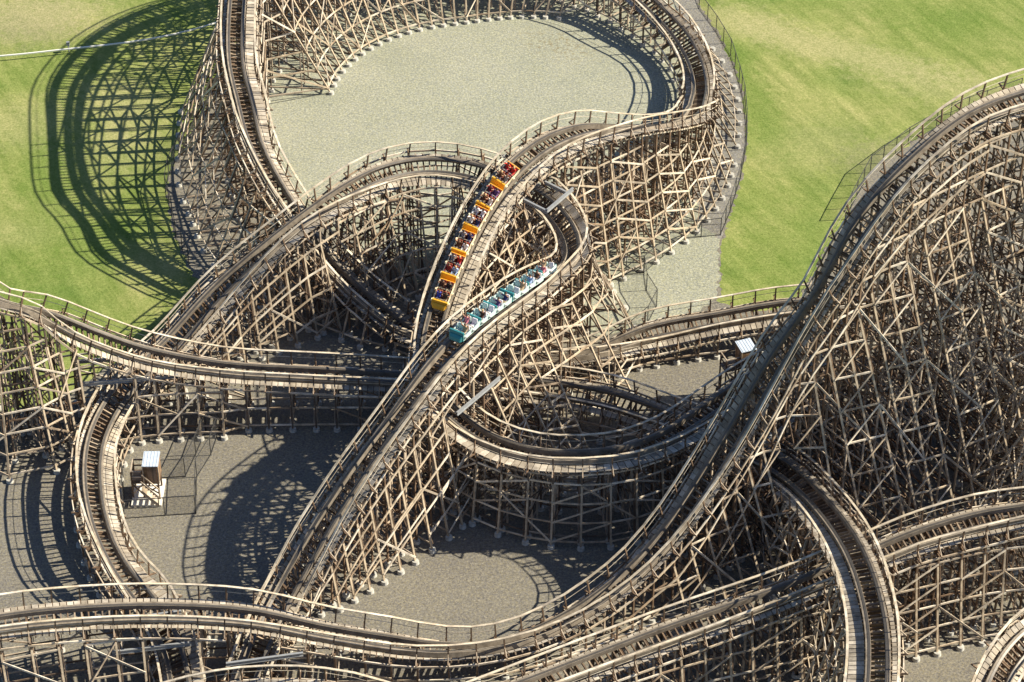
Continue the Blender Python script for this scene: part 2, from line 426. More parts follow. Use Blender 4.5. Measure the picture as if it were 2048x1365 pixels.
RUNS['left'] = Run([(-110, 545, 15), (10, 602, 13), (80, 625, 11), (150, 656, 9.0), (220, 684, 7.4), (300, 709, 6.0), (450, 735, 4.7), (600, 744, 4.2), (720, 750, 3.9), (840, 757, 3.6), (960, 763, 3.3), (1100, 776, 3.0), (1220, 797, 3.0), (1340, 838, 3.2), (1440, 874, 3.9), (1515, 908, 4.6), (1565, 935, 5.4),
                    (1640, 1002, 7.4), (1710, 1102, 9.6), (1750, 1230, 11.2), (1756, 1335, 12), (1748, 1430, 12)], deck=lambda f: (1.04, 1.24) if f < .7 else (1.05, 1.7), kl=.2, kr=.2, maxbank=24)
RUNS['dark'] = Run([(800, 648, 1.8), (900, 690, 1.5), (1050, 716, 1.5), (1180, 704, 1.8), (1300, 664, 2.2), (1450, 634, 2.6), (1570, 614, 3.0), (1750, 600, 3.4)], deck=(1.04, 1.4), kl=.2, kr=.2, maxbank=24)
RUNS['low'] = Run([(2160, 1002, 8.6), (2060, 1020, 8.5), (1968, 1036, 8.3), (1830, 1075, 8.0), (1760, 1104, 7.5), (1610, 1166, 6.6), (1555, 1188, 6.2), (1450, 1226, 5.7), (1348, 1262, 5.3), (1166, 1330, 5.0), (960, 1408, 5.0), (860, 1446, 5.0)], deck=(1.15, 1.08), kl=.22, kr=.22)
RUNS['corner'] = Run([(1970, 1440, 8), (1995, 1370, 8), (2022, 1320, 8), (2064, 1275, 8), (2130, 1235, 8)], deck=(1.2, 1.05), kl=.2, kr=.2)
RUNS['bottom'] = Run([(260, 1440, 5), (420, 1402, 5.4), (540, 1390, 5.6), (680, 1400, 5.4), (820, 1436, 5)], deck=(1.2, 1.2), kl=.2, kr=.2)

for k_, r_ in RUNS.items(): print(k_, 'length %.1f' % (len(r_.p) * STEP), 'minz %.1f maxz %.1f' % (r_.p[:, 2].min(), r_.p[:, 2].max()))

ALLP = {k: r.p[::3] for k, r in RUNS.items()}


def cage(own):
    return np.concatenate([v for k, v in ALLP.items() if k != own])


def blocked(C, p, q):
    """does the timber p-q run through the train envelope of another run?"""
    n = max(4, int((q - p).length / 0.5)); f = (np.arange(n + 1) / n)[:, None]
    S = np.array(p)[None] * (1 - f) + np.array(q)[None] * f
    dx = S[:, None, 0] - C[None, :, 0]; dy = S[:, None, 1] - C[None, :, 1]; dz = S[:, None, 2] - C[None, :, 2]
    return bool(((dx*dx + dy*dy < 1.35 ** 2) & (dz > -0.5) & (dz < 2.3)).any())


def under(C, x, y, ztop):
    """height of the highest other run passing below (x, y, ztop), else 0"""
    d = (C[:, 0] - x) ** 2 + (C[:, 1] - y) ** 2
    k = (d < 1.45 ** 2) & (C[:, 2] < ztop - 1.0)
    return float(C[k, 2].max()) if k.any() else 0.0


foot_mb = MB(); foot_mb.cyl((0, 0, -0.05), 0.27, 0.30, 14, 0.23)
foot_o = foot_mb.build('footing', M['concrete']); FOOT = foot_o.data; bpy.data.objects.remove(foot_o)


def in_view(p, margin=120):
    d = V(p) - CAM; z = d.dot(FW)
    x = 1024 + FPX * d.x / z; y = 682.5 - FPX * d.dot(UPV) / z
    return -margin < x < 2048 + margin and -margin < y < 1365 + margin


def build_run(key, label):
    r = RUNS[key]; C = cage(key); n = len(r.p)
    root = thing('coaster_track', label, 'coaster track', 'timber coaster tracks crossing each other')
    # rails
    idx = list(range(0, n, 2)) + ([n-1] if (n-1) % 2 else [])
    for sg in (-1, 1):
        m = MB(); st = MB()
        sec = []; sec2 = []
        for i in idx:
            c = sg * 0.56
            sec.append([r.at(i, c-.15, -.36), r.at(i, c+.15, -.36), r.at(i, c+.15, 0), r.at(i, c-.15, 0)])
            e = c - sg * 0.055
            sec2.append([r.at(i, e-.07, .003), r.at(i, e+.07, .003), r.at(i, e+.07, .022), r.at(i, e-.07, .022)])
        m.sweep(sec); rail = m.build('rail', M['rail_wood'], root)
        st.sweep(sec2); st.build('running_strap', M['steel_strap'], rail)
    # ties and walkways
    tm = MB(); dk = {-1: MB(), 1: MB()}
    for i in range(0, n, 2):
        wl, wr = r.deck(i / n); wd = {-1: wl, 1: wr}
        L = {sg: wd[sg] + .08 + random.uniform(-.05, .05) for sg in (-1, 1)}
        tm.beam(r.at(i, -L[-1], -.46), r.at(i, L[1], -.46), .09, .15, V(r.n[i]))
        if i + 2 < n:
            for sg in (-1, 1):
                a, b = .80, wd[sg]
                g = V(r.t[i]) * .03
                lo, hi = -.38, -.34
                j = random.uniform(-.012, .012)
                q = [r.at(i, sg*a, lo)+g, r.at(i, sg*b, lo+j)+g, r.at(i+2, sg*b, lo+j)-g, r.at(i+2, sg*a, lo)-g,
                     r.at(i, sg*a, hi)+g, r.at(i, sg*b, hi+j)+g, r.at(i+2, sg*b, hi+j)-g, r.at(i+2, sg*a, hi)-g]
                if sg < 0: q = [q[1], q[0], q[3], q[2], q[5], q[4], q[7], q[6]]
                dk[sg].hexa(q)
    tie = tm.build('cross_ties', M['tie'], root); tie['kind'] = 'stuff'
    for sg in (-1, 1): dk[sg].build('walkway', M['deck'], root)
    # bents
    bi = [int(round(k)) for k in np.arange(2, n - 2, r.bent / STEP)]
    zs = lambda h: [0.55 + j * r.level for j in range(40) if 0.55 + j * r.level < h - 1.0]
    info = []
    for c_, i in enumerate(bi):
        p = V(r.p[i]); h = p.z; u = V(r.u[i]); tb = math.tan(r.b[i])
        W = 1.45
        kk = r.k(i / n, p); K = {-1: kk[0], 1: kk[1]}; zk = h * .80 if h > r.bmin else 0

        def ex(sg, z, zk=zk, K=K):
            return sg * (W + (K[sg] * (zk - z) if z < zk else 0))

        def pt(s, z, p=p, u=u): return V((p.x + u.x * s, p.y + u.y * s, z))

        def top(s, p=p, u=u, h=h, tb=tb): return V((p.x + u.x * s, p.y + u.y * s, h + s * tb - .66))
        info.append((i, h, zk, ex, pt))
        B = MB(); O = MB(); feet = []
        B.beam(top(-1.5), top(1.5), .09, .20)
        for s in ((-1.45, -.62, .62, 1.45) if h > 2.2 and not (r.lean and c_ % 2) else (-1.3, 1.3)):
            tp = top(s); tp.z -= .1
            lo = under(C, tp.x, tp.y, tp.z)
            if lo > 0: z0 = lo + 2.6
            else: z0 = 0
            if z0 < tp.z - .3:
                B.beam(V((tp.x, tp.y, z0)), tp, .115, .115, u)
                if z0 == 0 and abs(s) > 1: feet.append((tp.x, tp.y))
        lv = zs(h)
        if zk:
            for sg in (-1, 1):
                if K[sg] < .05: continue
                a, b = pt(ex(sg, zk), zk), pt(ex(sg, 0), 0)
                if not blocked(C, a, b):
                    O.beam(a, b, .115, .13, V(r.t[i])); feet.append((b.x, b.y))
                else:                                               # the leg stops above the track it would run through
                    for fr in (.85, .75, .65, .55, .45, .35):
                        if not blocked(C, a, a.lerp(b, fr)):
                            O.beam(a, a.lerp(b, fr), .115, .13, V(r.t[i])); break
                s = W + 2.6
                while s < abs(ex(sg, 0)) - 1.4:
                    zt = zk - (s - W) / K[sg]
                    q0 = pt(sg * s, 0); q1 = pt(sg * s, zt)
                    if not blocked(C, q0, q1): B.beam(q0, q1, .10, .10, u)
                    s += 2.8
        for j, z in enumerate(lv):
            off = V(r.t[i]) * (.1 if j % 2 else -.1); off.z = 0
            e_ = (ex(-1, z), ex(1, z)) if j % 2 == 0 or r.group else (-W, W)
            a, b = pt(e_[0], z) + off, pt(e_[1], z) + off
            if not blocked(C, a, b): B.beam(a, b, .05, .13)
            zn = lv[j+1] if j + 1 < len(lv) else None
            if zn is not None:
                off2 = off * 1.7
                sg = 1 if j % 2 else -1
                a, b = pt(-sg * W, z) + off2, pt(sg * W, zn) + off2
                if not blocked(C, a, b): B.beam(a, b, .045, .105)
                a, b = pt(sg * W, z) - off2, pt(-sg * W, zn) - off2
                if ((c_ + j) % 2 == 0 or r.group) and not blocked(C, a, b): B.beam(a, b, .045, .105)
                if z < zk and j % 2 == 0:
                    for sg in (-1, 1):
                        z2 = min(zk, lv[min(j+2, len(lv)-1)])
                        a, b = pt(ex(sg, z), z) + off2, pt(sg * W, z2) + off2
                        if z2 > z and not blocked(C, a, b): B.beam(a, b, .045, .11)
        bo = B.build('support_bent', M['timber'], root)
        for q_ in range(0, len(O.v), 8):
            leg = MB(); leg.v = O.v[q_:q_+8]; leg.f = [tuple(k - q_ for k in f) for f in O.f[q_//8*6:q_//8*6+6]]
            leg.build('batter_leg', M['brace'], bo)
        for (x, y) in feet:
            if not in_view((x, y, 0), 10): continue
            f = bpy.data.objects.new('footing', FOOT); COL.objects.link(f); f.parent = bo; f.location = (x, y, 0)
    # bracing between bents, one sheet of it on each side
    for sg in (-1, 1):
        B = MB(); I = MB()
        for c in range(len(info) - 1):
            i, h, zk, ex, pt = info[c]; i2, h2, zk2, ex2, pt2 = info[c+1]
            for j in range(40):
                z = 0.55 + j * r.level
                if z > min(h, h2) - .9: break
                a, b = pt(ex(sg, z), z + .02), pt2(ex2(sg, z), z + .02)
                skip = (r.group and c % 3 == 2 and z < zk and z < zk2) or (r.slopey > 5 and abs(h - h2) > .25)
                if not skip and not blocked(C, a, b): B.beam(a, b, .06, .13)
                if not r.lean and abs(ex(sg, z)) > 1.9 and (j % 2 == 0 or r.group):
                    a, b = pt(sg * 1.45, z + .02), pt2(sg * 1.45, z + .02)
                    if not blocked(C, a, b): I.beam(a, b, .05, .12)
            if c + 2 < len(info) and c % 3 != 2:
                i3, h3, zk3, ex3, pt3 = info[c+2]
                step_ = 1 if c % 3 == 0 else 3                      # long braces climbing with the track, fewer crossing them
                for j in range(c % 2, 40, step_):
                    z = 0.55 + j * r.level; z2 = z + (1.0 if step_ == 1 else 2.0) * r.level
                    if z2 > min(h, h3) - .6: break
                    fl = (h > h3) == (step_ == 1)
                    if fl: a, b = pt(ex(sg, z2), z2), pt3(ex3(sg, z), z)
                    else: a, b = pt(ex(sg, z), z), pt3(ex3(sg, z2), z2)
                    o = V(r.u[i]) * (sg * .1); a = a + o; b = b + o
                    if not blocked(C, a, b): B.beam(a, b, .05, .13)
            if abs(h - h2) > .25:                                   # rails of timber that run down with the slope
                for k in range(1, r.slopey):
                    za, zb = h - 1.75 * k, h2 - 1.75 * k
                    if min(za, zb) < .7: break
                    a, b = pt(ex(sg, za) + sg * .08, za), pt2(ex2(sg, zb) + sg * .08, zb)
                    if not blocked(C, a, b): B.beam(a, b, .06, .15)
            # longitudinal stringer just under the ties, and a slope-following brace below it
            for dz in (.7,):
                if min(h, h2) < dz + .5: continue
                s = 1.5
                a = V(r.p[i]) + V(r.u[i]) * (sg * s); a.z += sg * s * math.tan(r.b[i]) - dz
                b = V(r.p[i2]) + V(r.u[i2]) * (sg * s); b.z += sg * s * math.tan(r.b[i2]) - dz
                if not blocked(C, a, b): B.beam(a, b, .07, .14)
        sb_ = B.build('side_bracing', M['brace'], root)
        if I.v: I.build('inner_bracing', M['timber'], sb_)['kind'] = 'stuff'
    # handrails
    hi = bi
    for sg in (-1, 1):
        H = MB(); pts = []
        posts = []
        for c, i in enumerate(hi):
            s = sg * (r.deck(i / n)[0 if sg < 0 else 1] + .09)
            base = r.at(i, s, -.42); up = (V(r.n[i]) + Z * 1.2).normalized()
            posts.append((base, up, i)); pts.append((base + up * 1.30, base + up * .8))
        for c in range(len(pts) - 1):
            dv = (pts[c+1][0] - pts[c][0]).normalized() * .02
            H.beam(pts[c][0] - dv, pts[c+1][0] + dv, .15, .055)
            H.beam(pts[c][1], pts[c+1][1], .02, .03)
        hr = H.build('handrail', M['hand'], root)
        for c, (base, up, i) in enumerate(posts):
            if not in_view(base, 5): continue
            pm = MB(); pm.beam(base - up * .1, base + up * 1.27, .09, .09, V(r.u[i]))
            o = V(r.lat[i]) * (sg * .55)
            pm.beam(base + o, base - V(r.lat[i]) * (sg * .25), .09, .09)
            pm.beam(base + o * .95, base + up * .62, .045, .07)
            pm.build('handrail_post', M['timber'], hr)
    return root


build_run('hill', 'tall timber coaster hill on the right sweeping down into the long curve along the bottom')
build_run('yellow', 'timber coaster track carrying the yellow train and looping below the teal train')
build_run('arch', 'timber coaster track with the arched hump behind and the teal train on its high crest')
build_run('far', 'far turnaround of timber track ringing the pale gravel oval')
build_run('left', 'timber track dropping across the lawn at left and ending in the lower right curve')
build_run('dark', 'low shaded timber track passing the brown hut and the lawn corner')
build_run('low', 'straight timber track passing under the lower right curve from bottom centre to the right edge')
build_run('corner', 'short bend of timber track cut off by the lower right corner')
build_run('bottom', 'timber track just below the lower edge with only its arched handrail showing')


# ------------------------------------------------------------------ steel girders
def girder(a, b, label, ha, hb=None, dep=.20):
    p, q = P(*a, ha), P(*b, ha if hb is None else hb)
    t = (q - p).normalized(); sd_ = t.cross(Z).normalized()
    root = thing('steel_girder', label, 'steel girder', 'galvanised steel girders bridging the tracks')
    m = MB(); m.beam(p - Z*(dep/2), q - Z*(dep/2), .05, dep); m.build('web', M['galv'], root)
    m = MB(); m.beam(p + Z*.022, q + Z*.022, .15, .04); m.build('flange', M['galv'], root)
    m = MB(); m.beam(p - Z*(dep + .022), q - Z*(dep + .022), .15, .04); m.build('flange', M['galv'], root)


girder((155, 768), (356, 750), 'long grey steel girder crossing above the left curve in front of the dropping track', 4.9)
girder((150, 722), (268, 713), 'grey steel girder behind the dropping track at left, partly hidden', 4.9)
girder((224, 1304), (382, 1285), 'grey steel girder at lower left below the long bottom curve', 4.0)
girder((262, 1236), (362, 1222), 'short grey steel girder glimpsed between the rails of the bottom curve', 3.6)
girder((452, 1327), (606, 1306), 'grey steel girder right of the other one under the bottom curve', 3.6)
girder((1518, 890), (1603, 826), 'bright steel girder on the right side of the tall hill', 8.4)
girder((914, 826), (1000, 754), 'bright steel girder below the teal train beside the lattice', 9.0)
girder((1094, 420), (1146, 376), 'white steel girder above the tight bend right of the yellow train', 11.4)
girder((1048, 399), (1094, 422), 'grey steel girder meeting the white one left of the tight bend', 11.3)
girder((1090, 363), (1132, 384), 'grey steel girder just above the top of the tight bend', 11.3)


# ------------------------------------------------------------------ fences
def fence(pts, label, h=1.65, gap=2.0):
    q = [P(*a) for a in pts]
    root = thing('chain_link_fence', label, 'fence', 'chain link fences around the coaster')
    A = [q[0]]
    for a, b in zip(q[:-1], q[1:]):
        n = max(1, round((b - a).length / gap))
        for k in range(1, n + 1): A.append(a.lerp(b, k / n))
    tr = MB(); lr = MB(); pn = MB()
    for a in A:
        m = MB(); m.cyl((a.x, a.y, 0), .035, h + .04, 8); m.build('fence_post', M['fence_steel'], root)
    for a, b in zip(A[:-1], A[1:]):
        tr.beam(a + Z*h, b + Z*h, .045, .045); lr.beam(a + Z*.06, b + Z*.06, .03, .03)
        pn.hexa([a + Z*.1 + V((.004, .004, 0)), b + Z*.1 + V((.004, .004, 0)), b + Z*.1, a + Z*.1, a + Z*(h-.04) + V((.004, .004, 0)), b + Z*(h-.04) + V((.004, .004, 0)), b + Z*(h-.04), a + Z*(h-.04)])
    tr.build('top_rail', M['fence_steel'], root); lr.build('bottom_rail', M['fence_steel'], root)
    pn.build('wire_mesh', M['wire'], root)


fence([(1380, -30), (1398, 18), (1432, 64), (1461, 112), (1478, 165), (1488, 205), (1492, 250), (1492, 300), (1481, 358), (1460, 426), (1441, 471), (1363, 479), (1325, 515), (1287, 547), (1252, 550)],
      'long chain link fence curving between the far turnaround and the right lawn')
fence([(1288, 549), (1293, 582), (1313, 614), (1295, 648), (1262, 676)], 'short angled chain link fence in front of the white footings near the gravel corner')
fence([(321, 957), (371, 954), (392, 910), (412, 862)], 'chain link fence bending away behind the stilted hut')
fence([(247, 960), (249, 1038), (330, 1032), (392, 1028), (394, 955), (422, 911), (440, 858)], 'chain link fence enclosing the stilted hut on its slab')
fence([(462, 140), (440, 180), (405, 235), (360, 305), (338, 350), (332, 385), (345, 432), (352, 475), (378, 530)], 'chain link fence along the lawn edge under the left side of the far turnaround')
fence([(1690, 440), (1713, 395), (1740, 346), (1816, 289), (1900, 240), (2040, 190)], 'chain link fence following the lawn behind the tall hill')


# ------------------------------------------------------------------ irrigation pipe and its post
mb = MB(); rp = [P(*a, .5) for a in ((-80, 118), (0, 113), (70, 106), (138, 98), (260, 85), (350, 69), (440, 44), (520, 10))]
sp = spline(rp, .6); mb.sweep([[V(p) + V((0, dy, dz)) for dy, dz in ((-.055, -.055), (.055, -.055), (.055, .055), (-.055, .055))] for p in sp])
hose = mb.build('white_barrier_rope', M['pipe'])
tag(hose, 'long thin white rope line strung across the upper left lawn', 'rope')
q = P(138, 104)
root = thing('post_box', 'small pale grey box on a post halfway along the white rope', 'post')
m = MB(); m.cyl((q.x, q.y, 0), .05, .65, 8); m.build('post', M['galv'], root)
m = MB(); m.box(q.x-.13, q.x+.13, q.y-.11, q.y+.11, .65, 1.0); m.build('box', M['galv'], root)


# ------------------------------------------------------------------ huts
def slat_wall(m, a, b, z0, z1, th=.05, wdt=.14):
    n = max(1, int((b - a).length / wdt))
    for k in range(n):
        p, q_ = a.lerp(b, k / n), a.lerp(b, (k + .93) / n)
        m.hexa([V((c.x, c.y, zz)) for zz in (z0, z1) for c in (p, q_, q_ + V((0, 0, 0)) + (b-a).normalized().cross(Z)*-th, p + (b-a).normalized().cross(Z)*-th)])


def hut(label, origin, ang, wx, dy, zf, hw, over, slab, plat, stairs):
    """boxed hut on stilts: origin is its front left corner on the ground"""
    root = thing('operator_hut', label, 'hut')
    rot = Matrix.Rotation(ang, 3, 'Z')
    L = lambda x, y, z=0: V((origin.x, origin.y, 0)) + rot @ V((x, y, z))
    if slab:
        m = MB(); x0, x1, y0, y1 = slab
        m.hexa([L(x0, y0, -.05), L(x1, y0, -.05), L(x1, y1, -.05), L(x0, y1, -.05), L(x0, y0, .14), L(x1, y0, .14), L(x1, y1, .14), L(x0, y1, .14)])
        m.build('concrete_slab', M['slab'], root)
    for (x, y) in ((.08, .08), (wx-.08, .08), (.08, dy-.08), (wx-.08, dy-.08)):
        m = MB(); m.beam(L(x, y, .1), L(x, y, zf), .11, .11, rot @ V((1, 0, 0))); m.build('leg', M['timber'], root)
    m = MB(); m.beam(L(.08, .05, .5), L(wx-.08, .05, zf-.25), .04, .1); m.beam(L(wx-.08, .04, .5), L(.08, .04, zf-.25), .03, .1); m.build('cross_brace', M['timber'], root)
    m = MB(); m.hexa([L(-.02, -.02, zf), L(wx+.02, -.02, zf), L(wx+.02, dy+.02, zf), L(-.02, dy+.02, zf), L(-.02, -.02, zf+.08), L(wx+.02, -.02, zf+.08), L(wx+.02, dy+.02, zf+.08), L(-.02, dy+.02, zf+.08)])
    m.build('floor', M['timber'], root)
    z0, z1 = zf + .08, zf + hw
    for nm, a, b in (('wall', L(0, 0), L(wx, 0)), ('wall', L(wx, .05), L(wx, dy-.05)), ('wall', L(wx, dy), L(0, dy)), ('wall', L(0, dy-.05), L(0, .05))):
        m = MB(); slat_wall(m, a, b, z0, z1); m.build(nm, M['shed_wood'], root)
    m = MB()
    for (x, y) in ((-.02, -.02), (wx+.02, -.02)): m.beam(L(x, y, z0), L(x, y, z1 - .02), .07, .07, rot @ V((1, 0, 0)))
    m.build('corner_trim', M['brace'], root)
    o = over
    m = MB(); a, b = z1 + .01, z1 + .12
    m.hexa([L(-o, -o, a), L(wx+o, -o, a), L(wx+o, dy+o, b), L(-o, dy+o, b), L(-o, -o, a+.05), L(wx+o, -o, a+.05), L(wx+o, dy+o, b+.05), L(-o, dy+o, b+.05)])
    for k in range(int((wx + 2*o) / .22)):
        x = -o + .11 + k * .22
        m.beam(L(x, -o, a+.06), L(x, dy+o, b+.06), .025, .02)
    m.build('roof', M['roof'], root)
    if plat:
        px = plat
        m = MB()
        for k in range(int((dy + .1) / .16)):
            y = k * .16
            m.hexa([L(-px, y, zf), L(-.03, y, zf), L(-.03, y+.14, zf), L(-px, y+.14, zf), L(-px, y, zf+.05), L(-.03, y, zf+.05), L(-.03, y+.14, zf+.05), L(-px, y+.14, zf+.05)])
        m.build('platform', M['tie'], root)
        for (x, y) in ((-px+.06, .06), (-px+.06, dy-.06), (-.14, .06)):
            m = MB(); m.beam(L(x, y, .1), L(x, y, zf + 1.05), .09, .09, rot @ V((1, 0, 0))); m.build('leg', M['timber'], root)
        m = MB()
        for zz in (.55, 1.05):
            m.beam(L(-px+.06, .0, zf+zz), L(-px+.06, dy, zf+zz), .07, .09); m.beam(L(-px+.06, dy-.06, zf+zz), L(-.05, dy-.06, zf+zz), .07, .09)
            m.beam(L(-px+.06, .06, zf+zz-.0), L(-.14, .06, zf+zz), .06, .09)
        m.beam(L(-px+.1, .03, .5), L(-.16, .03, zf-.1), .04, .1); m.beam(L(-.16, .02, .5), L(-px+.1, .02, zf-.1), .03, .1)
        m.build('railing', M['timber'], root)
    if stairs:
        m = MB(); xs, xe = -.12, .95
        for k in range(7):
            f = (k + .5) / 7; x = xs + (xe - xs) * f; z = zf * (1 - f)
            m.hexa([L(x-.1, -.75, z), L(x+.1, -.75, z), L(x+.1, -.15, z), L(x-.1, -.15, z), L(x-.1, -.75, z+.05), L(x+.1, -.75, z+.05), L(x+.1, -.15, z+.05), L(x-.1, -.15, z+.05)])
        for y in (-.8, -.12): m.beam(L(xs, y, zf), L(xe, y, .12), .05, .2); m.beam(L(xs, y, zf+.9), L(xe, y, 1.0), .05, .09); m.beam(L(xe, y, .1), L(xe, y, 1.0), .07, .07)
        m.build('stair', M['brace'], root)


o1 = P(293, 999, 0)
hut('small brown hut on stilts with pale flat roof and stairs on a concrete slab', o1, 0, 1.0, 1.35, 1.42, 1.55, .05, (-.95, 1.12, -.75, 1.95), .93, True)
o2 = P(1477, 808, 0)
hut('brown boarded hut with pale flat roof beside the right hand track', o2, R(20), 1.05, 1.1, 3.2, 1.5, .06, None, 1.2, False)

# ------------------------------------------------------------------ trains
def frame(r, i):
    return Matrix((( r.lat[i][0], r.t[i][0], r.n[i][0], r.p[i][0]), (r.lat[i][1], r.t[i][1], r.n[i][1], r.p[i][1]), (r.lat[i][2], r.t[i][2], r.n[i][2], r.p[i][2]), (0, 0, 0, 1)))


def nearest(r, px, py):
    best = None
    for i in range(len(r.p)):
        d = V(r.p[i]) - CAM; z = d.dot(FW)
        e = (1024 + FPX * d.x / z - px) ** 2 + (682.5 - FPX * d.dot(UPV) / z - py) ** 2
        if best is None or e < best[0]: best = (e, i)
    return best[1]


def bev(m, name, mat, parent, wd=.03):
    o = m.build(name, mat, parent)
    b = o.modifiers.new('bevel', 'BEVEL'); b.width = wd; b.segments = 2; b.limit_method = 'ANGLE'
    return o


ROWS = (0.42, -0.50)


def make_car(parent, paint, seat, trim, side, first):
    root = bpy.data.objects.new('train_car', None); COL.objects.link(root); root.parent = parent; root.empty_display_size = .3
    m = MB()
    m.box(-.66, .66, -1.0, .98, .24, .31)
    bev(m, 'floor', M['black'], root, .015)
    for sg in (-1, 1):                                              # side panels dip between the rows
        m = MB(); prof = [(-1.0, .80), (-.62, .66), (-.28, .60), (-.05, .78), (.20, .66), (.66, .60), (.98, .80)]
        for (y0, z0), (y1, z1) in zip(prof[:-1], prof[1:]):
            xa, xb = (sg*.60, sg*.68) if sg > 0 else (sg*.68, sg*.60)
            m.hexa([V((xa, y0, .3)), V((xb, y0, .3)), V((xb, y1, .3)), V((xa, y1, .3)), V((xa, y0, z0)), V((xb, y0, z0)), V((xb, y1, z1)), V((xa, y1, z1))])
        m.build('side_panel', side, root)
    m = MB()                                                        # sloping front panel
    m.hexa([V((-.68, .985, .26)), V((.68, .985, .26)), V((.68, 1.07, .26)), V((-.68, 1.07, .26)), V((-.68, .84, 1.0)), V((.68, .84, 1.0)), V((.68, .96, .97)), V((-.68, .96, .97))])
    fp = bev(m, 'front_panel', paint, root)
    if first:
        m = MB(); m.hexa([V((-.62, 1.075, .22)), V((.62, 1.075, .22)), V((.48, 1.28, .22)), V((-.48, 1.28, .22)), V((-.62, 1.03, .74)), V((.62, 1.03, .74)), V((.46, 1.2, .50)), V((-.46, 1.2, .50))])
        bev(m, 'nose', paint, root, .05)
    m = MB(); m.hexa([V((-.66, -1.06, .3)), V((.66, -1.06, .3)), V((.66, -.985, .3)), V((-.66, -.985, .3)), V((-.66, -1.06, .82)), V((.66, -1.06, .82)), V((.66, -.985, .84)), V((-.66, -.985, .84))])
    bev(m, 'rear_panel', paint, root)
    for y in ROWS:
        for sx in (-.3, .3):
            m = MB()
            m.box(sx-.26, sx+.26, y-.30, y+.16, .315, .52)
            m.hexa([V((sx-.27, y-.38, .5)), V((sx+.27, y-.38, .5)), V((sx+.27, y-.26, .5)), V((sx-.27, y-.26, .5)), V((sx-.24, y-.44, 1.0)), V((sx+.24, y-.44, 1.0)), V((sx+.24, y-.34, 1.0)), V((sx-.24, y-.34, 1.0))])
            bev(m, 'seat', seat if sx < 0 or seat is not M['seat_white'] else M['paleteal'], root, .06)
        m = MB(); a = [V((x, y + .25, z)) for x, z in ((-.58, .5), (-.56, .78), (.56, .78), (.58, .5))]
        for p, q_ in zip(a[:-1], a[1:]): m.beam(p, q_, .05, .05, V((0, 1, 0)))
        m.build('lap_bar', M['chrome'], root)
        for sg in (-1, 1):
            m = MB(); m.cyl((sg*.70 - (.10 if sg < 0 else 0), y + .36, .60), .13, .10, 12, .10, 'X'); m.build('fender_cap', trim, root, True)
    for y in (.62, -.62):
        for sg in (-1, 1):
            m = MB(); m.cyl((sg*.56-.05, y, .16), .15, .10, 14, None, 'X'); m.build('wheel', M['black'], root, True)
    m = MB(); m.beam(V((0, -1.05, .2)), V((0, -1.35, .2)), .08, .08); m.build('coupler', M['black'], root)
    return root


def clone_tree(o, parent):
    c = o.copy(); COL.objects.link(c); c.parent = parent
    for ch in list(o.children): clone_tree(ch, c)
    return c


